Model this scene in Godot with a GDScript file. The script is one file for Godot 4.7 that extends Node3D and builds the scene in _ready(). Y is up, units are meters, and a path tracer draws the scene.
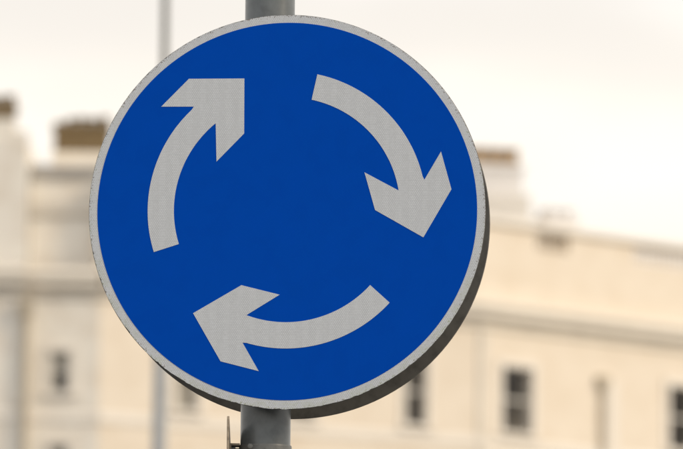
extends Node3D

var used := {}
var M := {}

# ---------------------------------------------------------------- naming
func numbered(n: String) -> String:
	if not used.has(n):
		used[n] = 0
		return n
	used[n] += 1
	return "%s_%03d" % [n, used[n]]

func thing(called: String, label: String, category: String, at := Vector3.ZERO, turn := 0.0, group := "") -> Node3D:
	var o := Node3D.new()
	o.name = numbered(called)
	add_child(o)
	o.position = at
	o.rotation.y = turn
	o.set_meta("label", label)
	o.set_meta("category", category)
	if group != "":
		o.set_meta("group", group)
	return o

func part(called: String, st: SurfaceTool, m: Material, parent: Node3D, t := Transform3D.IDENTITY) -> MeshInstance3D:
	var o := MeshInstance3D.new()
	o.name = called
	o.mesh = st.commit()
	o.material_override = m
	o.transform = t
	parent.add_child(o, true)
	return o

func share(called: String, mesh: Mesh, m: Material, parent: Node3D, t := Transform3D.IDENTITY) -> MeshInstance3D:
	var o := MeshInstance3D.new()
	o.name = called
	o.mesh = mesh
	o.material_override = m
	o.transform = t
	parent.add_child(o, true)
	return o

func structure(called: String, st: SurfaceTool, m: Material) -> MeshInstance3D:
	var o := part(called, st, m, self)
	o.set_meta("kind", "structure")
	return o

# ---------------------------------------------------------------- shapes
func mb() -> SurfaceTool:
	var st := SurfaceTool.new()
	st.begin(Mesh.PRIMITIVE_TRIANGLES)
	return st

func tri(st: SurfaceTool, a: Vector3, b: Vector3, c: Vector3, n: Vector3) -> void:
	for p in [a, c, b]:
		st.set_normal(n)
		st.add_vertex(p)

# corners run counter-clockwise seen from outside
func quad(st: SurfaceTool, a: Vector3, b: Vector3, c: Vector3, d: Vector3) -> void:
	var n := (b - a).cross(c - a).normalized()
	tri(st, a, b, c, n)
	tri(st, a, c, d, n)

func box(st: SurfaceTool, lo: Vector3, hi: Vector3) -> void:
	var p := func(i, j, k): return Vector3(hi.x if i else lo.x, hi.y if j else lo.y, hi.z if k else lo.z)
	quad(st, p.call(0, 0, 1), p.call(1, 0, 1), p.call(1, 1, 1), p.call(0, 1, 1))
	quad(st, p.call(1, 0, 0), p.call(0, 0, 0), p.call(0, 1, 0), p.call(1, 1, 0))
	quad(st, p.call(1, 0, 1), p.call(1, 0, 0), p.call(1, 1, 0), p.call(1, 1, 1))
	quad(st, p.call(0, 0, 0), p.call(0, 0, 1), p.call(0, 1, 1), p.call(0, 1, 0))
	quad(st, p.call(0, 1, 1), p.call(1, 1, 1), p.call(1, 1, 0), p.call(0, 1, 0))
	quad(st, p.call(0, 0, 0), p.call(1, 0, 0), p.call(1, 0, 1), p.call(0, 0, 1))

func bx(lo: Vector3, hi: Vector3) -> SurfaceTool:
	var st := mb()
	box(st, lo, hi)
	return st

# a box with chamfered vertical and front edges (outline in xy, extruded along z)
func slab(pts: PackedVector2Array, z0: float, z1: float, bevel := 0.0) -> SurfaceTool:
	var st := mb()
	extrude(st, pts, z0, z1, bevel)
	return st

# outline counter-clockwise in xy
func extrude(st: SurfaceTool, pts: PackedVector2Array, z0: float, z1: float, bevel := 0.0) -> void:
	var top := pts
	if bevel > 0.0:
		var got := Geometry2D.offset_polygon(pts, -bevel, Geometry2D.JOIN_MITER)
		if got.size() == 1 and got[0].size() == pts.size():
			top = got[0]
			# the clipper may start elsewhere: line it up with the outline
			var best := 0
			for i in top.size():
				if top[i].distance_to(pts[0]) < top[best].distance_to(pts[0]):
					best = i
			var turned := PackedVector2Array()
			for i in top.size():
				turned.append(top[(i + best) % top.size()])
			top = turned
		else:
			bevel = 0.0
	var idx := Geometry2D.triangulate_polygon(top)
	for i in range(0, idx.size(), 3):
		var a := top[idx[i]]
		var b := top[idx[i + 1]]
		var c := top[idx[i + 2]]
		if (b - a).cross(c - a) < 0.0:
			var s := b
			b = c
			c = s
		tri(st, Vector3(a.x, a.y, z1), Vector3(b.x, b.y, z1), Vector3(c.x, c.y, z1), Vector3.BACK)
		tri(st, Vector3(a.x, a.y, z0), Vector3(c.x, c.y, z0), Vector3(b.x, b.y, z0), Vector3.FORWARD)
	var n := pts.size()
	for i in n:
		var j := (i + 1) % n
		var zs := z1 - bevel
		quad(st, Vector3(pts[i].x, pts[i].y, z0), Vector3(pts[j].x, pts[j].y, z0), Vector3(pts[j].x, pts[j].y, zs), Vector3(pts[i].x, pts[i].y, zs))
		if bevel > 0.0:
			quad(st, Vector3(pts[i].x, pts[i].y, zs), Vector3(pts[j].x, pts[j].y, zs), Vector3(top[j].x, top[j].y, z1), Vector3(top[i].x, top[i].y, z1))

# profile of (radius, height) from bottom to top, turned round the y axis; sharp rings are given twice
func lathe(st: SurfaceTool, prof: Array, seg := 48, c := Vector3.ZERO) -> void:
	for i in prof.size() - 1:
		var p: Vector2 = prof[i]
		var q: Vector2 = prof[i + 1]
		if p.is_equal_approx(q):
			continue
		var d := (q - p).normalized()
		for k in seg:
			var a0 := TAU * k / seg
			var a1 := TAU * (k + 1) / seg
			var d0 := Vector3(cos(a0), 0, -sin(a0))
			var d1 := Vector3(cos(a1), 0, -sin(a1))
			var n0 := d0 * d.y + Vector3.UP * -d.x
			var n1 := d1 * d.y + Vector3.UP * -d.x
			var v := [c + d0 * p.x + Vector3.UP * p.y, c + d1 * p.x + Vector3.UP * p.y, c + d1 * q.x + Vector3.UP * q.y, c + d0 * q.x + Vector3.UP * q.y]
			var nn := [n0, n1, n1, n0]
			for t in [[0, 2, 1], [0, 3, 2]]:
				for w in t:
					st.set_normal(nn[w])
					st.add_vertex(v[w])

func lathed(prof: Array, seg := 48, c := Vector3.ZERO) -> SurfaceTool:
	var st := mb()
	lathe(st, prof, seg, c)
	return st

func rect(x0: float, y0: float, x1: float, y1: float) -> PackedVector2Array:
	return PackedVector2Array([Vector2(x0, y0), Vector2(x1, y0), Vector2(x1, y1), Vector2(x0, y1)])

# ---------------------------------------------------------------- materials
func lin(r: float, g: float, b: float) -> Color:
	return Color(r, g, b).linear_to_srgb()

func noise(freq: float, seed_: int, oct := 4) -> FastNoiseLite:
	var n := FastNoiseLite.new()
	n.noise_type = FastNoiseLite.TYPE_SIMPLEX_SMOOTH
	n.frequency = freq
	n.seed = seed_
	n.fractal_octaves = oct
	return n

# a mottled tileable colour texture around a base colour
func mottle(base: Color, spread: float, tint: Color, freq: float, seed_: int, oct := 5) -> NoiseTexture2D:
	var t := NoiseTexture2D.new()
	t.width = 512
	t.height = 512
	t.seamless = true
	t.noise = noise(freq, seed_, oct)
	var g := Gradient.new()
	var b := base.srgb_to_linear()
	var dark := Color(b.r * (1 - spread) * tint.r, b.g * (1 - spread) * tint.g, b.b * (1 - spread) * tint.b).linear_to_srgb()
	var light := Color(minf(b.r * (1 + spread * 0.5), 0.85), minf(b.g * (1 + spread * 0.5), 0.85), minf(b.b * (1 + spread * 0.5), 0.85)).linear_to_srgb()
	g.offsets = PackedFloat32Array([0.1, 0.5, 0.9])
	g.colors = PackedColorArray([dark, base, light])
	t.color_ramp = g
	return t

func mat(base: Color, rough: float, spread := 0.0, scale := 1.0, seed_ := 1, tint := Color(1, 1, 1), freq := 0.012) -> StandardMaterial3D:
	var m := StandardMaterial3D.new()
	m.roughness = rough
	if spread > 0.0:
		m.albedo_texture = mottle(base, spread, tint, freq, seed_)
		m.uv1_triplanar = true
		m.uv1_world_triplanar = true
		m.uv1_scale = Vector3.ONE * scale
	else:
		m.albedo_color = base
	return m

# white retroreflective sheeting: honeycomb cells, with grime and lichen along the worn edge of the disc
func sheeting_material() -> StandardMaterial3D:
	var n := 1280
	var data := PackedByteArray()
	data.resize(n * n * 3)
	data.fill(170)
	var fine := noise(0.9, 11, 2)
	var mid := noise(0.05, 12, 3)
	var edge := noise(0.16, 13, 3)
	var moss := noise(0.035, 14, 2)
	var rng := RandomNumberGenerator.new()
	rng.seed = 77
	var tones := PackedFloat32Array()
	for i in 4096:
		tones.append(rng.randf())
	var pitch := 2.9
	for j in n:
		var y := (0.5 - (j + 0.5) / n) * 604.0
		for i in n:
			var x := ((i + 0.5) / n - 0.5) * 604.0
			var r := sqrt(x * x + y * y)
			if r < 118.0 or r > 303.0 or (r > 256.0 and r < 284.0):
				continue
			# hexagonal cells: nearest of two staggered grids (x, y in millimetres)
			var hy := pitch * 1.732
			var ax := roundf(x / pitch)
			var ay := roundf(y / hy)
			var bxx := floorf(x / pitch) + 0.5
			var byy := floorf(y / hy) + 0.5
			var da := Vector2(x - ax * pitch, y - ay * hy)
			var db := Vector2(x - bxx * pitch, y - byy * hy)
			var first := da.length_squared() < db.length_squared()
			var d: Vector2 = da if first else db
			var id := int(ax * 31.0 + ay * 101.0 + 20000.0) if first else int(bxx * 62.0 + byy * 202.0 + 47000.0)
			var ad := d.abs()
			var hex := maxf(ad.x, ad.x * 0.5 + ad.y * 0.866) / (pitch * 0.5)
			var v := 0.61 + 0.035 * (tones[(id * 7919) & 4095] - 0.5)
			if hex > 0.74:
				v *= 0.76
			v *= 1.0 + 0.025 * fine.get_noise_2d(x, y) + 0.02 * mid.get_noise_2d(x, y)
			var c := Vector3(v * 0.915, v * 0.97, v * 1.05)
			if r > 284.0:
				# weathering on the border: specks that thicken towards the cut edge
				var e := edge.get_noise_2d(x * 1.6, y * 1.6)
				var ms := moss.get_noise_2d(x, y)
				var low := clampf(-y / 300.0, -1.0, 1.0)
				var rim := 297.0 + 2.5 * mid.get_noise_2d(x * 3.0, y * 3.0)
				if r > rim and e > 0.30:
					if ms + 0.5 * low > 0.05:
						c = c.lerp(Vector3(0.22, 0.25, 0.12), 0.6)
					else:
						c = c.lerp(Vector3(0.13, 0.10, 0.08), 0.75)
				elif e > 0.56:
					c = c.lerp(Vector3(0.20, 0.19, 0.15), 0.45)
				elif low > 0.2 and ms > 0.0 and r > 291.0:
					c = c.lerp(Vector3(0.40, 0.44, 0.33), 0.2 + 0.3 * e)
			var k := (j * n + i) * 3
			var s := Color(c.x, c.y, c.z).linear_to_srgb()
			data[k] = int(clampf(s.r, 0, 1) * 255.0)
			data[k + 1] = int(clampf(s.g, 0, 1) * 255.0)
			data[k + 2] = int(clampf(s.b, 0, 1) * 255.0)
	var m := StandardMaterial3D.new()
	m.albedo_texture = ImageTexture.create_from_image(Image.create_from_data(n, n, false, Image.FORMAT_RGB8, data))
	m.roughness = 0.55
	m.metallic_specular = 0.25
	return m

func sky_image() -> ImageTexture:
	var w := 2048
	var h := 1024
	var img := Image.create(w, h, false, Image.FORMAT_RGBF)
	var big := noise(2.2, 48, 5)
	var small := noise(9.0, 32, 4)
	for j in h:
		var el := (0.5 - (j + 0.5) / h) * PI
		var se := sin(el)
		var ce := cos(el)
		for i in w:
			var c := Color(0.30, 0.28, 0.25)
			if el > -0.02:
				var az := TAU * (i + 0.5) / w
				# streaky cloud, stretched along the horizon: a bright clearing low down under a slightly greyer deck
				var p := Vector3(cos(az) * ce, se * 4.5, sin(az) * ce)
				var a := big.get_noise_3dv(p) + 0.35 * small.get_noise_3dv(p)
				var deck := smoothstep(0.156, 0.180, se - 0.03 * a)
				var low := Color(0.83, 0.785, 0.72).lerp(Color(0.77, 0.72, 0.65), smoothstep(-0.15, 0.3, -a))
				var high := Color(0.88, 0.88, 0.875).lerp(Color(0.675, 0.64, 0.595), smoothstep(-0.25, 0.3, -a))
				c = low.lerp(high, deck)
			img.set_pixel(i, j, c)
	return ImageTexture.create_from_image(img)

func make_materials() -> void:
	M.sheeting = sheeting_material()
	var blue := mat(lin(0.001, 0.060, 0.415), 0.5, 0.03, 3.0, 21)
	blue.metallic_specular = 0.06
	M.blue = blue
	M.plate = mat(lin(0.095, 0.093, 0.088), 0.65, 0.3, 6.0, 22)
	M.channel = mat(lin(0.30, 0.30, 0.29), 0.5, 0.2, 9.0, 23)
	var pole := mat(lin(0.115, 0.13, 0.14), 0.32, 0.3, 5.0, 24)
	M.pole = pole
	M.clamp = mat(lin(0.13, 0.135, 0.135), 0.45, 0.3, 12.0, 25)
	M.dirty = mat(lin(0.30, 0.25, 0.19), 0.7, 0.35, 14.0, 26)
	M.galv = mat(lin(0.42, 0.43, 0.44), 0.55, 0.15, 2.0, 27)
	M.dull = mat(lin(0.11, 0.108, 0.09), 0.6, 0.2, 2.0, 28)
	M.peach = mat(lin(0.78, 0.70, 0.595), 0.9, 0.07, 0.14, 41, Color(1, 0.97, 0.93))
	M.stucco = mat(lin(0.82, 0.775, 0.705), 0.9, 0.10, 0.16, 42, Color(1, 0.97, 0.93))
	M.trim = mat(lin(0.80, 0.755, 0.69), 0.8, 0.06, 0.3, 43)
	M.ledge = mat(lin(0.71, 0.66, 0.585), 0.85, 0.12, 0.3, 44)
	M.frame = mat(lin(0.62, 0.60, 0.56), 0.5)
	M.brick = mat(lin(0.17, 0.12, 0.06), 0.9, 0.3, 0.5, 45)
	M.pot = mat(lin(0.34, 0.22, 0.10), 0.85, 0.2, 1.0, 46)
	M.lead = mat(lin(0.74, 0.72, 0.71), 0.7, 0.1, 0.5, 47)
	M.slate = mat(lin(0.21, 0.15, 0.10), 0.7, 0.25, 0.6, 48)
	M.inside = mat(lin(0.70, 0.67, 0.62), 0.9, 0.06, 0.3, 56)
	M.gutter = mat(lin(0.42, 0.40, 0.38), 0.7, 0.15, 0.6, 55)
	M.blind = mat(lin(0.62, 0.58, 0.50), 0.9)
	M.pipe = mat(lin(0.46, 0.40, 0.31), 0.7, 0.15, 0.6, 49)
	var glass := StandardMaterial3D.new()
	glass.albedo_color = Color(0.08, 0.08, 0.08, 0.25)
	glass.transparency = BaseMaterial3D.TRANSPARENCY_ALPHA
	glass.roughness = 0.05
	glass.metallic_specular = 0.3
	M.glass = glass
	M.asphalt = mat(lin(0.055, 0.055, 0.055), 0.9, 0.3, 0.4, 50)
	M.paving = mat(lin(0.28, 0.265, 0.24), 0.9, 0.2, 0.5, 51)
	M.kerb = mat(lin(0.33, 0.32, 0.30), 0.85, 0.2, 0.7, 52)
	M.ground = mat(lin(0.20, 0.19, 0.17), 0.95, 0.25, 0.05, 53)
	M.paint = mat(lin(0.7, 0.7, 0.68), 0.7, 0.15, 1.2, 54)

# ---------------------------------------------------------------- the sign
const SIGN_AT := Vector3(-0.08264, 2.75868, -8.57207)
const SIGN_TURN := -0.070686
const APART := 0.15            # between the faces of the two plates on the pole
const POLE_X := -0.035         # the pole stands a little left of the middle of the plates

func ring_points(r: float, n: int, jag: FastNoiseLite, amount: float, cx := 0.0, cy := 0.0) -> PackedVector2Array:
	var p := PackedVector2Array()
	for i in n:
		var a := TAU * i / n
		var rr := r
		if jag:
			var v := jag.get_noise_2d(cos(a) * 300.0, sin(a) * 300.0)
			var more := 1.0 + 0.8 * maxf(0.0, -sin(a))
			rr += v * amount * more
			if v > 0.36 and jag.get_noise_2d(cos(a) * 24.0 + 400.0, sin(a) * 24.0) > -0.05:
				rr -= 0.0016
		p.append(Vector2(cx + cos(a) * rr, cy + sin(a) * rr))
	return p

func arrow_points() -> PackedVector2Array:
	var p := PackedVector2Array()
	for v in [[-0.0665, 0.2002], [-0.1508, 0.1999], [-0.1925, 0.1572], [-0.1428, 0.1572]]:
		p.append(Vector2(v[0], v[1]))
	var ro := 0.2110
	var ri := 0.1712
	var steps := 40
	for i in range(1, steps + 1):
		var a := deg_to_rad(lerpf(132.2, 197.9, float(i) / steps))
		p.append(Vector2(cos(a), sin(a)) * ro)
	for i in range(0, steps + 1):
		var a := deg_to_rad(lerpf(197.9, 129.7, float(i) / steps))
		p.append(Vector2(cos(a), sin(a)) * ri)
	p.append(Vector2(-0.1074, 0.0730))
	p.append(Vector2(-0.0659, 0.1160))
	return p

func with_plan_uv(st: SurfaceTool) -> Mesh:
	var m := st.commit()
	var a := m.surface_get_arrays(0)
	var uv := PackedVector2Array()
	for v in a[Mesh.ARRAY_VERTEX]:
		uv.append(Vector2(v.x / 0.604 + 0.5, 0.5 - v.y / 0.604))
	a[Mesh.ARRAY_TEX_UV] = uv
	var out := ArrayMesh.new()
	out.add_surface_from_arrays(Mesh.PRIMITIVE_TRIANGLES, a)
	return out

func make_sign() -> Node3D:
	var root := thing("roundabout_sign", "round blue sign with three circling white arrows facing out from the pole", "road sign", SIGN_AT, SIGN_TURN, "round signs mounted back to back on the pole")
	# aluminium plate, its rim rounded
	var st := mb()
	lathe(st, [Vector2(0, -0.0030), Vector2(0.2993, -0.0030), Vector2(0.2993, -0.0030), Vector2(0.3003, -0.0022), Vector2(0.3005, -0.0015), Vector2(0.3003, -0.0008), Vector2(0.2993, 0.0), Vector2(0.2993, 0.0), Vector2(0, 0.0)], 160)
	part("plate", st, M.plate, root, Transform3D(Basis(Vector3.RIGHT, PI / 2), Vector3.ZERO))
	var jag := noise(0.085, 61, 3)
	share("white_sheeting", with_plan_uv(slab(ring_points(0.2997, 900, jag, 0.0007), 0.0001, 0.0006)), M.sheeting, root)
	part("blue_field", slab(ring_points(0.2874, 240, null, 0.0, 0.0, 0.0006), 0.0006, 0.0010), M.blue, root)
	for k in 3:
		var turn := Transform2D(-TAU * k / 3.0, Vector2(0.0, 0.0025))
		var pts := PackedVector2Array()
		for v in arrow_points():
			pts.append(turn * v)
		share("arrow", with_plan_uv(slab(pts, 0.0010, 0.0014)), M.sheeting, root)
	# two rails across the back and the clips that hold them to the pole
	for s in [-1.0, 1.0]:
		var y: float = 0.135 * s
		var half := sqrt(0.29 * 0.29 - y * y) - 0.02
		var c := mb()
		box(c, Vector3(-half, y - 0.020, -0.0045), Vector3(half, y + 0.020, -0.0030))
		box(c, Vector3(-half, y - 0.020, -0.0230), Vector3(half, y - 0.0175, -0.0045))
		box(c, Vector3(-half, y + 0.0175, -0.0230), Vector3(half, y + 0.020, -0.0045))
		part("rail", c, M.channel, root)
		var clip := mb()
		box(clip, Vector3(POLE_X - 0.060, y - 0.015, -0.034), Vector3(POLE_X + 0.060, y + 0.015, -0.0235))
		part("clip", clip, M.clamp, root)
	return root

func make_pole() -> void:
	var b := Basis(Vector3.UP, SIGN_TURN)
	var axis := SIGN_AT + b * Vector3(POLE_X, 0, -APART / 2.0)
	var root := thing("sign_pole", "dark grey steel pole carrying the round blue roundabout sign", "pole", Vector3(axis.x, 0.0, axis.z), SIGN_TURN)
	part("shaft", lathed([Vector2(0.038, 0.12), Vector2(0.038, 3.62)], 72), M.pole, root)
	part("cap", lathed([Vector2(0.0405, 3.60), Vector2(0.0405, 3.60), Vector2(0.0405, 3.632), Vector2(0.036, 3.640), Vector2(0.0, 3.642)], 48), M.clamp, root)
	part("base_collar", lathed([Vector2(0.060, 0.12), Vector2(0.060, 0.150), Vector2(0.056, 0.156), Vector2(0.0385, 0.158)], 48), M.clamp, root)

	# the small plate seen edge-on below the round sign, held by a steel band
	var s := thing("side_plate", "small thin plate seen edge-on, banded to the pole under the round sign", "sign plate", Vector3(axis.x, SIGN_AT.y - 0.56, axis.z), 0.0)
	var px := -0.0555
	var pts := PackedVector2Array()
	# outline along the pole axis (x, towards the viewer) and up (y): corners with their radius
	var corners := [[Vector2(-0.070, -0.02), 0.012], [Vector2(0.070, -0.02), 0.012], [Vector2(0.070, 0.250), 0.006], [Vector2(-0.070, 0.222), 0.020]]
	for k in 4:
		var o: Vector2 = corners[k][0]
		var rad: float = corners[k][1]
		var c := o - Vector2(signf(o.x), -1.0 if o.y < 0.0 else 1.0) * rad
		for i in 6:
			var ang := PI + k * PI / 2 + i * PI / 10.0
			pts.append(c + Vector2(cos(ang), sin(ang)) * rad)
	part("plate", slab(pts, -0.0017, 0.0017, 0.0005), M.dirty, s, Transform3D(Basis(Vector3.UP, -PI / 2), Vector3(px, 0, 0)))
	var band_y := 0.2055
	part("band", lathed([Vector2(0.0382, band_y - 0.014), Vector2(0.0396, band_y - 0.014), Vector2(0.0396, band_y - 0.014), Vector2(0.0400, band_y - 0.012), Vector2(0.0400, band_y + 0.0), Vector2(0.0400, band_y + 0.004), Vector2(0.0396, band_y + 0.006), Vector2(0.0396, band_y + 0.006), Vector2(0.0382, band_y + 0.006)], 64), M.clamp, s)
	var br := mb()
	box(br, Vector3(px + 0.0018, band_y - 0.013, -0.020), Vector3(px + 0.0042, band_y + 0.008, 0.020))
	box(br, Vector3(px + 0.0042, band_y + 0.005, -0.018), Vector3(-0.0385, band_y + 0.008, 0.018))
	box(br, Vector3(px + 0.0042, band_y - 0.013, -0.018), Vector3(-0.0385, band_y - 0.010, 0.018))
	part("bracket", br, M.dirty, s)
	part("nut", lathed([Vector2(0, 0), Vector2(0.0062, 0), Vector2(0.0062, 0), Vector2(0.0062, 0.006), Vector2(0.0062, 0.006), Vector2(0.0034, 0.0062), Vector2(0.0034, 0.014), Vector2(0, 0.0142)], 6), M.clamp, s, Transform3D(Basis(Vector3.BACK, -PI / 2), Vector3(px + 0.0044, band_y - 0.0025, 0.012)))
	var bolt := lathed([Vector2(0, 0), Vector2(0.0048, 0.0), Vector2(0.0048, 0.0), Vector2(0.0048, 0.0030), Vector2(0.0036, 0.0044), Vector2(0.0, 0.0050)], 6)
	part("bolt", bolt, M.clamp, s, Transform3D(Basis(Vector3.RIGHT, PI / 2), Vector3(-0.0225, band_y + 0.002, 0.0325)))

# ---------------------------------------------------------------- the street
func make_street() -> void:
	var g := mb()
	quad(g, Vector3(-700, 0, 700), Vector3(700, 0, 700), Vector3(700, 0, -900), Vector3(-700, 0, -900))
	structure("ground", g, M.ground)
	var r := mb()
	quad(r, Vector3(-120, 0.004, -2.0), Vector3(120, 0.004, -2.0), Vector3(120, 0.004, -128.0), Vector3(-120, 0.004, -128.0))
	structure("road", r, M.asphalt)
	var near := bx(Vector3(-120, 0.0, -1.9), Vector3(120, 0.12, 30))
	box(near, Vector3(-120, 0.0, -2.05), Vector3(120, 0.125, -1.905))
	structure("pavement", near, M.paving)
	var far := bx(Vector3(-120, 0.0, -131.2), Vector3(120, 0.12, -128.15))
	box(far, Vector3(-120, 0.0, -128.145), Vector3(120, 0.125, -128.0))
	structure("pavement_far", far, M.paving)
	var isl := lathed([Vector2(1.30, 0.0), Vector2(1.30, 0.10), Vector2(1.27, 0.12), Vector2(1.15, 0.12), Vector2(0.0, 0.12)], 48, Vector3(SIGN_AT.x, 0, SIGN_AT.z - 0.08))
	structure("traffic_island", isl, M.kerb)
	for x in range(-24, 25, 6):
		var d := mb()
		quad(d, Vector3(x - 1.5, 0.008, -5.0), Vector3(x + 1.5, 0.008, -5.0), Vector3(x + 1.5, 0.008, -5.12), Vector3(x - 1.5, 0.008, -5.12))
		structure("road_marking" if x == -24 else "road_marking_%03d" % ((x + 24) / 6), d, M.paint)

func make_lamp_column() -> void:
	var o := thing("lamp_column", "slim tapering grey lamp column rising behind the round blue sign", "lamp post", Vector3(-1.252, 0.004, -39.7))
	part("column", lathed([Vector2(0.095, 0), Vector2(0.095, 1.3), Vector2(0.088, 1.36), Vector2(0.049, 5.8), Vector2(0.043, 6.45), Vector2(0.043, 6.45), Vector2(0.026, 6.50)], 40), M.galv, o)
	part("upper_shaft", lathed([Vector2(0.025, 6.45), Vector2(0.0235, 9.6)], 32), M.dull, o)
	part("base_plate", lathed([Vector2(0.17, 0), Vector2(0.17, 0.02), Vector2(0.096, 0.022)], 32), M.galv, o)
	part("arm", bx(Vector3(-0.02, 9.55, -0.02), Vector3(0.62, 9.60, 0.02)), M.galv, o)
	part("lantern", slab(PackedVector2Array([Vector2(0.5, 9.52), Vector2(1.05, 9.56), Vector2(1.1, 9.60), Vector2(0.95, 9.66), Vector2(0.55, 9.64)]), -0.11, 0.11, 0.01), M.galv, o)

# ---------------------------------------------------------------- the buildings
# wall in local axes: x along, y up, front face at z = 0, thickness behind; openings are [x0, y0, x1, y1]
func wall_shape(x0: float, x1: float, y0: float, y1: float, holes: Array, thick := 0.38) -> SurfaceTool:
	var st := mb()
	var xs := [x0, x1]
	var ys := [y0, y1]
	for h in holes:
		xs.append_array([h[0], h[2]])
		ys.append_array([h[1], h[3]])
	xs.sort()
	ys.sort()
	for i in xs.size() - 1:
		for j in ys.size() - 1:
			if xs[i + 1] - xs[i] < 1e-5 or ys[j + 1] - ys[j] < 1e-5:
				continue
			var mx: float = (xs[i] + xs[i + 1]) / 2
			var my: float = (ys[j] + ys[j + 1]) / 2
			var inside := false
			for h in holes:
				if mx > h[0] and mx < h[2] and my > h[1] and my < h[3]:
					inside = true
			if not inside:
				quad(st, Vector3(xs[i], ys[j], 0), Vector3(xs[i + 1], ys[j], 0), Vector3(xs[i + 1], ys[j + 1], 0), Vector3(xs[i], ys[j + 1], 0))
				quad(st, Vector3(xs[i + 1], ys[j], -thick), Vector3(xs[i], ys[j], -thick), Vector3(xs[i], ys[j + 1], -thick), Vector3(xs[i + 1], ys[j + 1], -thick))
	for h in holes:
		var a := Vector3(h[0], h[1], 0)
		var b := Vector3(h[2], h[1], 0)
		var c := Vector3(h[2], h[3], 0)
		var d := Vector3(h[0], h[3], 0)
		var k := Vector3(0, 0, -thick)
		quad(st, a, b, b + k, a + k)
		quad(st, b, c, c + k, b + k)
		quad(st, c, d, d + k, c + k)
		quad(st, d, a, a + k, d + k)
	var p := Vector3(x0, y0, 0)
	var q := Vector3(x1, y0, 0)
	var up := Vector3(0, y1 - y0, 0)
	var back := Vector3(0, 0, -thick)
	quad(st, q, q + back, q + back + up, q + up)
	quad(st, p + back, p, p + up, p + back + up)
	quad(st, p + up, q + up, q + up + back, p + up + back)
	return st

func pane(w: Node3D, x0: float, y0: float, x1: float, y1: float, z: float) -> void:
	var st := mb()
	quad(st, Vector3(x0, y0, z), Vector3(x1, y0, z), Vector3(x1, y1, z), Vector3(x0, y1, z))
	part("pane", st, M.glass, w)

# a sash window in the opening: frame, meeting rail, two panes, moulded surround and sill
func sash_window(parent: Node3D, t: Transform3D, x0: float, y0: float, x1: float, y1: float, fw := 0.06, trim := 0.18, blind := 0.0) -> void:
	var z0 := -0.16
	var z1 := -0.09
	var f := mb()
	box(f, Vector3(x0, y0, z0), Vector3(x0 + fw, y1, z1))
	box(f, Vector3(x1 - fw, y0, z0), Vector3(x1, y1, z1))
	box(f, Vector3(x0 + fw, y1 - fw, z0), Vector3(x1 - fw, y1, z1))
	box(f, Vector3(x0 + fw, y0, z0), Vector3(x1 - fw, y0 + fw * 1.3, z1))
	var w := part("window", f, M.frame, parent, t)
	var ym := (y0 + y1) / 2 + 0.02
	part("meeting_rail", bx(Vector3(x0 + fw, ym - 0.032, z0 + 0.005), Vector3(x1 - fw, ym + 0.032, z1 + 0.004)), M.frame, w)
	pane(w, x0 + fw, y0 + fw * 1.3, x1 - fw, ym - 0.032, z0 + 0.030)
	pane(w, x0 + fw, ym + 0.032, x1 - fw, y1 - fw, z0 + 0.045)
	var s := mb()
	box(s, Vector3(x0 - trim, y0, 0.002), Vector3(x0, y1, 0.05))
	box(s, Vector3(x1, y0, 0.002), Vector3(x1 + trim, y1, 0.05))
	box(s, Vector3(x0 - trim, y1, 0.002), Vector3(x1 + trim, y1 + trim, 0.055))
	part("surround", s, M.trim, w)
	if blind > 0.0:
		part("blind", bx(Vector3(x0 + 0.01, y1 - blind * (y1 - y0), -0.20), Vector3(x1 - 0.01, y1 - 0.01, -0.185)), M.blind, w)
	part("sill", bx(Vector3(x0 - trim - 0.05, y0 - 0.09, -0.088), Vector3(x1 + trim + 0.05, y0, 0.12)), M.trim, w)

# a run of cornice: stepped profile pushed along x, the ends cut at the given slopes (x per metre of projection)
func cornice(prof: Array, x0: float, x1: float, m0 := 0.0, m1 := 0.0) -> SurfaceTool:
	var st := mb()
	for i in prof.size() - 1:
		var p: Vector2 = prof[i]
		var q: Vector2 = prof[i + 1]
		quad(st, Vector3(x0 + m0 * p.x, p.y, p.x), Vector3(x1 + m1 * p.x, p.y, p.x), Vector3(x1 + m1 * q.x, q.y, q.x), Vector3(x0 + m0 * q.x, q.y, q.x))
	var poly := PackedVector2Array()
	for p in prof:
		poly.append(p)
	var idx := Geometry2D.triangulate_polygon(poly)
	for i in range(0, idx.size(), 3):
		var v := []
		for k in 3:
			v.append(poly[idx[i + k]])
		for e in 2:
			var xx := x0 if e == 0 else x1
			var mm := m0 if e == 0 else m1
			var w := []
			for k in 3:
				w.append(Vector3(xx + mm * v[k].x, v[k].y, v[k].x))
			var n: Vector3 = (w[1] - w[0]).cross(w[2] - w[0]).normalized()
			if (n.x > 0) == (e == 1):
				tri(st, w[0], w[1], w[2], n)
			else:
				tri(st, w[0], w[2], w[1], -n)
	return st

const MAIN_CORNICE := [Vector2(0.003, 17.66), Vector2(0.07, 17.70), Vector2(0.07, 17.84), Vector2(0.20, 17.94), Vector2(0.27, 17.96), Vector2(0.27, 18.12), Vector2(0.32, 18.22), Vector2(0.32, 18.27), Vector2(0.003, 18.42)]
const STRING := [Vector2(0.003, 14.74), Vector2(0.04, 14.76), Vector2(0.04, 14.95), Vector2(0.003, 14.99)]
const COPING := [Vector2(-0.40, 20.30), Vector2(0.09, 20.30), Vector2(0.10, 20.33), Vector2(0.10, 20.43), Vector2(0.02, 20.49), Vector2(-0.40, 20.49)]

func raised(prof: Array, dy: float) -> Array:
	var out := []
	for p in prof:
		out.append(p + Vector2(0, dy))
	return out

func baluster_mesh(h: float) -> Mesh:
	return lathed([Vector2(0.05, 0), Vector2(0.05, h * 0.08), Vector2(0.03, h * 0.14), Vector2(0.062, h * 0.38), Vector2(0.055, h * 0.5), Vector2(0.028, h * 0.78), Vector2(0.05, h * 0.92), Vector2(0.05, h)], 10).commit()

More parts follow.
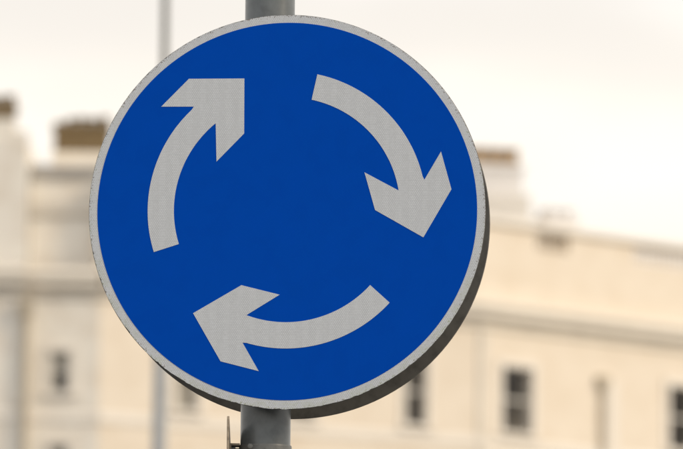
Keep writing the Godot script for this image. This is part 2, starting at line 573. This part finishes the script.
func balustrade(parent: Node3D, t: Transform3D, x0: float, x1: float, y0: float, y1: float) -> void:
	var mesh := baluster_mesh(y1 - y0)
	var n := int((x1 - x0) / 0.19)
	for i in n:
		share("baluster", mesh, M.peach, parent, t * Transform3D(Basis.IDENTITY, Vector3(x0 + (i + 0.5) * (x1 - x0) / n, y0, -0.18)))

# pale rendered chimney stack with a brick head or a row of pots
func chimney(parent: Node3D, called: String, lo: Vector3, hi: Vector3, head: float, m_body: Material, m_head: Material, pots: int, turn := 0.0) -> void:
	var c := Vector3((lo.x + hi.x) / 2, 0, (lo.z + hi.z) / 2)
	var t := Transform3D(Basis(Vector3.UP, turn), c)
	var a := lo - c
	var b := hi - c
	var body := bx(Vector3(a.x, a.y, a.z), Vector3(b.x, b.y - head, b.z))
	box(body, Vector3(a.x - 0.05, b.y - head - 0.16, a.z - 0.05), Vector3(b.x + 0.05, b.y - head - 0.06, b.z + 0.05))
	var s := part(called, body, m_body, parent, t)
	if pots == 0:
		var hy := b.y - 0.20
		var hd := bx(Vector3(a.x + 0.01, b.y - head, a.z + 0.01), Vector3(b.x - 0.01, hy - 0.10, b.z - 0.01))
		box(hd, Vector3(a.x - 0.03, hy - 0.10, a.z - 0.03), Vector3(b.x + 0.03, hy, b.z + 0.03))
		var spots := 5
		var pw := (b.x - a.x) / spots
		for i in spots:
			var ph: float = [0.10, 0.19, 0.22, 0.20, 0.24][i]
			part("chimney_pot", lathed([Vector2(0, hy), Vector2(pw * 0.47, hy), Vector2(pw * 0.47, hy), Vector2(pw * 0.42, hy + ph * 0.7), Vector2(pw * 0.49, hy + ph * 0.78), Vector2(pw * 0.49, hy + ph), Vector2(pw * 0.3, hy + ph), Vector2(pw * 0.3, hy + 0.03), Vector2(0, hy + 0.03)], 16, Vector3(a.x + (i + 0.5) * pw, 0, (a.z + b.z) / 2)), m_head, s)
		part("brick_head", hd, m_head, s)
	else:
		var w := (b.x - a.x) / pots
		var mesh := lathed([Vector2(0.0, 0), Vector2(w * 0.42, 0), Vector2(w * 0.42, 0), Vector2(w * 0.40, head * 0.75), Vector2(w * 0.47, head * 0.80), Vector2(w * 0.47, head), Vector2(w * 0.47, head), Vector2(w * 0.30, head), Vector2(w * 0.30, head * 0.5), Vector2(0, head * 0.5)], 20).commit()
		for r in 2:
			for i in pots:
				share("chimney_pot", mesh, m_head, s, Transform3D(Basis.IDENTITY, Vector3(a.x + (i + 0.5) * w, b.y - head, a.z + (b.z - a.z) * (0.27 + 0.46 * r))))

func make_terrace() -> void:
	# a canted terrace: face A (29.8 degrees) turns into face B (44 degrees) at the corner strip
	var p0 := Vector3(-5.7016, 0, -134.8)
	var p1 := Vector3(3.3736, 0, -140.0)
	var root := thing("terrace_house", "long cream stucco terrace with sash windows, moulded cornice and balustraded parapet", "building", p0, 0.0)
	var ta := Transform3D(Basis(Vector3.UP, deg_to_rad(29.812)), Vector3.ZERO)
	var tb := Transform3D(Basis(Vector3.UP, deg_to_rad(44.0)), p1 - p0)
	var la := 10.4593
	var lb := 17.0
	var top := 17.70
	# windows, three storeys of them
	var rows := [[15.16, 16.80], [11.6, 13.6], [7.9, 10.2], [4.0, 6.3]]
	var ha := []
	var hb := []
	for r in rows:
		for x in [2.36, 5.55, 8.71]:
			ha.append([x - 0.30, r[0], x + 0.30, r[1]])
		for x in [1.39, 7.44, 13.5]:
			hb.append([x - 0.53, r[0], x + 0.53, r[1]])
	part("wall", wall_shape(0, la, 0, 18.42, ha), M.peach, root, ta)
	part("wall", wall_shape(0, lb, 0, 18.42, hb), M.peach, root, tb)
	part("downpipe", lathed([Vector2(0.055, 0.0), Vector2(0.055, 16.55)], 14, Vector3(4.40, 0, 0.08)), M.pipe, root, tb)
	part("hopper", slab(PackedVector2Array([Vector2(4.33, 16.50), Vector2(4.47, 16.50), Vector2(4.58, 16.66), Vector2(4.58, 16.82), Vector2(4.22, 16.82), Vector2(4.22, 16.66)]), 0.004, 0.18), M.pipe, root, tb)
	part("strip", bx(Vector3(4.62, 15.0, 0.002), Vector3(5.00, 16.72, 0.04)), M.trim, root, tb)
	for h in ha:
		sash_window(root, ta, h[0], h[1], h[2], h[3], 0.05, 0.14, 1.0 if h[0] < 3.0 else 0.0)
	for h in hb:
		sash_window(root, tb, h[0], h[1], h[2], h[3], 0.05)
	# mitred cornice, string course, parapet and coping
	var mi := tan(deg_to_rad((44.0 - 29.812) / 2.0))
	part("cornice", cornice(MAIN_CORNICE, 0.0, la, 0.0, mi), M.ledge, root, ta)
	part("cornice", cornice(MAIN_CORNICE, 0.0, lb, -mi, 0.0), M.ledge, root, tb)
	part("string_course", cornice(STRING, 0.0, la, 0.0, mi), M.trim, root, ta)
	part("string_course", cornice(STRING, 0.0, lb, -mi, 0.0), M.trim, root, tb)
	var back := Transform3D(Basis.IDENTITY, Vector3(0, 0, -0.02))
	part("parapet", wall_shape(0, la, 18.42, 20.30, [[6.4, 19.70, 8.2, 20.10]], 0.34), M.peach, root, ta * back)
	part("parapet", wall_shape(0, lb, 18.42, 20.30, [[2.10, 19.82, 3.25, 20.25], [5.65, 19.82, 8.85, 20.25], [11.2, 19.82, 14.4, 20.25]], 0.34), M.peach, root, tb * back)
	balustrade(root, ta, 6.4, 8.2, 19.70, 20.10)
	balustrade(root, tb, 2.10, 3.25, 19.82, 20.25)
	balustrade(root, tb, 5.65, 8.85, 19.82, 20.25)
	balustrade(root, tb, 11.2, 14.4, 19.82, 20.25)
	part("coping", cornice(COPING, 0.0, la, 0.0, mi), M.trim, root, ta)
	part("coping", cornice(COPING, 0.0, lb, -mi, 0.0), M.trim, root, tb)
	# strip pilaster at the corner
	part("pilaster", bx(Vector3(0.02, 0.0, 0.002), Vector3(0.30, 17.65, 0.06)), M.ledge, root, tb)
	# shallow slate roof behind the parapet, end walls, back and a floor under the top storey
	var e0 := ta * Vector3(0.05, 0, -0.45)
	var e1 := tb * Vector3(-0.06, 0, -0.45)
	var e2 := tb * Vector3(lb - 0.05, 0, -0.45)
	var bk := Vector3(2.2, 0, -9.0)
	var up := Vector3.UP
	var rf := mb()
	var ridge := [ta * Vector3(1.2, 0, -6.0), tb * Vector3(-0.8, 0, -6.2), tb * Vector3(lb - 0.05, 0, -6.2)]
	var eaves := [e0, e1, e2]
	for i in 2:
		quad(rf, eaves[i] + up * 19.45, eaves[i + 1] + up * 19.45, ridge[i + 1] + up * 20.85, ridge[i] + up * 20.85)
	var far := [ta * Vector3(2.4, 0, -12.0), tb * Vector3(-1.6, 0, -12.2), tb * Vector3(lb - 0.05, 0, -12.2)]
	for i in 2:
		quad(rf, ridge[i] + up * 20.85, ridge[i + 1] + up * 20.85, far[i + 1] + up * 19.45, far[i] + up * 19.45)
	part("roof", rf, M.slate, root)
	var sh := mb()
	for i in 2:
		quad(sh, far[i + 1], far[i], far[i] + up * 19.44, far[i + 1] + up * 19.44)
	quad(sh, far[0], e0, e0 + up * 19.44, far[0] + up * 19.44)
	quad(sh, e2, far[2], far[2] + up * 19.44, e2 + up * 19.44)
	part("back_wall", sh, M.inside, root)
	for y in [3.3, 7.2, 11.0, 14.7]:
		var fl := mb()
		for i in 2:
			quad(fl, eaves[i] + up * y, eaves[i + 1] + up * y, far[i + 1] + up * y, far[i] + up * y)
		part("floor", fl, M.inside, root)
	# stacks on the roof
	part("shoulder", bx(Vector3(8.7, 19.6, -8.3), Vector3(10.42, 21.25, -7.1)), M.trim, root)
	chimney(root, "chimney", Vector3(8.75, 19.6, -8.4), Vector3(10.10, 22.46, -7.2), 0.40, M.lead, M.pot, 4, 0.25)
	chimney(root, "chimney", Vector3(10.66, 19.6, -8.6), Vector3(11.56, 21.04, -8.0), 0.20, M.lead, M.lead, 3, 0.5)
	part("vent_pipe", lathed([Vector2(0.10, 19.6), Vector2(0.10, 21.0), Vector2(0.14, 21.02), Vector2(0.14, 21.10), Vector2(0, 21.12)], 12, tb * Vector3(4.25, 0, -1.2)), M.trim, root)

func make_wing() -> void:
	var p0 := Vector3(-5.7016, 0, -134.8)
	var root := thing("narrow_wing", "narrow grey-white stucco wing with a small window and brick-headed chimney left of the sign", "building", p0, 0.0)
	var t := Transform3D.IDENTITY
	var x0 := -1.72
	var holes := []
	for r in [[15.44, 16.43], [12.6, 14.22], [9.2, 11.0], [5.6, 7.4]]:
		holes.append([-1.17, r[0], -0.69, r[1]])
	part("wall", wall_shape(x0, -0.005, 0, 17.70, holes), M.stucco, root, t)
	for h in holes:
		sash_window(root, t, h[0], h[1], h[2], h[3], 0.09, 0.15, 0.55)
	part("cornice", cornice(MAIN_CORNICE, x0, -0.004), M.ledge, root, t)
	part("string_course", cornice(STRING, x0, -0.004), M.trim, root, t)
	part("attic_wall", wall_shape(x0, 0.95, 18.425, 20.72, [], 0.34), M.stucco, root, Transform3D(Basis.IDENTITY, Vector3(0, 0, -0.45)))
	part("attic_band", bx(Vector3(x0, 19.74, -0.446), Vector3(0.97, 20.14, -0.33)), M.ledge, root, t)
	part("gutter", bx(Vector3(x0, 20.72, -0.80), Vector3(0.97, 20.92, -0.28)), M.gutter, root, t)
	var sh := mb()
	box(sh, Vector3(x0, 0, -8.0), Vector3(-0.2, 17.6, -7.8))
	box(sh, Vector3(x0 + 0.002, 0, -7.79), Vector3(x0 + 0.1, 17.6, -0.39))
	part("back_wall", sh, M.inside, root)
	part("attic_side", bx(Vector3(x0, 17.62, -8.0), Vector3(0.93, 20.70, -0.80)), M.stucco, root, t)
	for y in [3.3, 7.2, 11.0, 14.6]:
		part("floor", bx(Vector3(x0 + 0.12, y - 0.1, -7.78), Vector3(-0.45, y, -0.39)), M.inside, root)
	chimney(root, "chimney", Vector3(-1.30, 20.70, -3.4), Vector3(0.06, 22.46, -2.7), 0.88, M.stucco, M.brick, 0)
	part("downpipe", lathed([Vector2(0.09, 0.0), Vector2(0.09, 17.68)], 14, Vector3(x0 + 0.0, 0, 0.45)), M.pipe, root)
	part("hopper", bx(Vector3(x0 - 0.16, 17.2, 0.36), Vector3(x0 + 0.16, 17.60, 0.58)), M.pipe, root)

func make_tall_house() -> void:
	var p0 := Vector3(-5.7016 - 1.73, 0, -134.45)
	var root := thing("tall_house", "tall pale stucco house at the end of the row with stepped parapet", "building", p0, 0.0)
	var t := Transform3D.IDENTITY
	var holes := []
	for r in [[15.30, 16.75], [11.6, 13.6], [7.9, 10.2], [4.0, 6.3]]:
		for x in [-1.9, -4.6, -7.3]:
			holes.append([x - 0.42, r[0], x + 0.42, r[1]])
	part("wall", wall_shape(-9.0, 0, 0, 17.70, holes), M.stucco, root, t)
	for h in holes:
		sash_window(root, t, h[0], h[1], h[2], h[3])
	part("cornice", cornice(MAIN_CORNICE, -9.0, -0.002), M.ledge, root, t)
	part("string_course", cornice(STRING, -9.0, -0.002), M.trim, root, t)
	part("upper_wall", bx(Vector3(-9.0, 17.705, -8.0), Vector3(-0.02, 21.50, -0.10)), M.stucco, root, t)
	part("parapet", bx(Vector3(-9.0, 21.50, -7.9), Vector3(-0.36, 21.96, -0.18)), M.stucco, root, t)
	part("corner_block", bx(Vector3(-0.36, 21.503, -0.6), Vector3(-0.04, 21.66, -0.15)), M.trim, root, t)
	var sh := mb()
	box(sh, Vector3(-9.0, 0, -8.0), Vector3(-0.02, 17.69, -7.8))
	box(sh, Vector3(-8.998, 0, -7.79), Vector3(-8.9, 17.69, -0.39))
	box(sh, Vector3(-0.12, 0, -7.79), Vector3(-0.02, 17.69, -0.39))
	part("back_wall", sh, M.inside, root)
	for y in [3.3, 7.2, 11.0, 14.7]:
		part("floor", bx(Vector3(-8.85, y - 0.1, -7.78), Vector3(-0.14, y, -0.39)), M.inside, root)
	chimney(root, "chimney", Vector3(-2.1, 21.90, -2.2), Vector3(-0.42, 22.72, -1.5), 0.62, M.stucco, M.brick, 0)

# ---------------------------------------------------------------- scene
func _ready() -> void:
	var cam := Camera3D.new()
	cam.name = "camera"
	add_child(cam)
	var lens := CameraAttributesPhysical.new()
	lens.frustum_focal_length = 306.43      # vertical view of 4.485 degrees
	lens.frustum_focus_distance = 8.63
	lens.frustum_near = 0.1
	lens.frustum_far = 2500.0
	lens.exposure_aperture = 10.2
	cam.attributes = lens
	cam.fov = 4.485
	cam.near = 0.1
	cam.far = 2500.0
	cam.position = Vector3(0, 1.6, 0)
	cam.rotation_order = EULER_ORDER_YXZ
	cam.rotation_degrees = Vector3(7.57, 0, 0.52)
	cam.current = true

	var env := Environment.new()
	env.background_mode = Environment.BG_SKY
	var sky := Sky.new()
	var pano := PanoramaSkyMaterial.new()
	pano.panorama = sky_image()
	sky.sky_material = pano
	env.sky = sky
	env.tonemap_mode = Environment.TONE_MAPPER_LINEAR
	env.tonemap_exposure = 1.4
	env.sdfgi_enabled = true
	env.ssao_enabled = true
	env.ssil_enabled = true
	var we := WorldEnvironment.new()
	we.name = "world_environment"
	we.environment = env
	add_child(we)

	var sun := DirectionalLight3D.new()
	sun.name = "sun"
	sun.light_color = Color(1.0, 0.92, 0.80)
	sun.light_energy = 0.48
	sun.light_angular_distance = 12.0
	sun.shadow_enabled = true
	add_child(sun)
	sun.look_at_from_position(Vector3(0.80, 0.45, 0.33) * 50.0, Vector3.ZERO)

	make_materials()
	make_street()
	make_terrace()
	make_wing()
	make_tall_house()
	make_lamp_column()
	make_pole()
	var sign := make_sign()
	var rear: Node3D = sign.duplicate()
	rear.name = numbered("roundabout_sign")
	add_child(rear)
	rear.position = SIGN_AT - Basis(Vector3.UP, SIGN_TURN) * Vector3(-2.0 * POLE_X, 0, APART) + Basis(Vector3.UP, SIGN_TURN) * Vector3(-2.0 * POLE_X, 0, 0)
	rear.rotation.y = SIGN_TURN + PI
	rear.set_meta("label", "second round sign plate showing its dark back behind the pole and the blue sign")
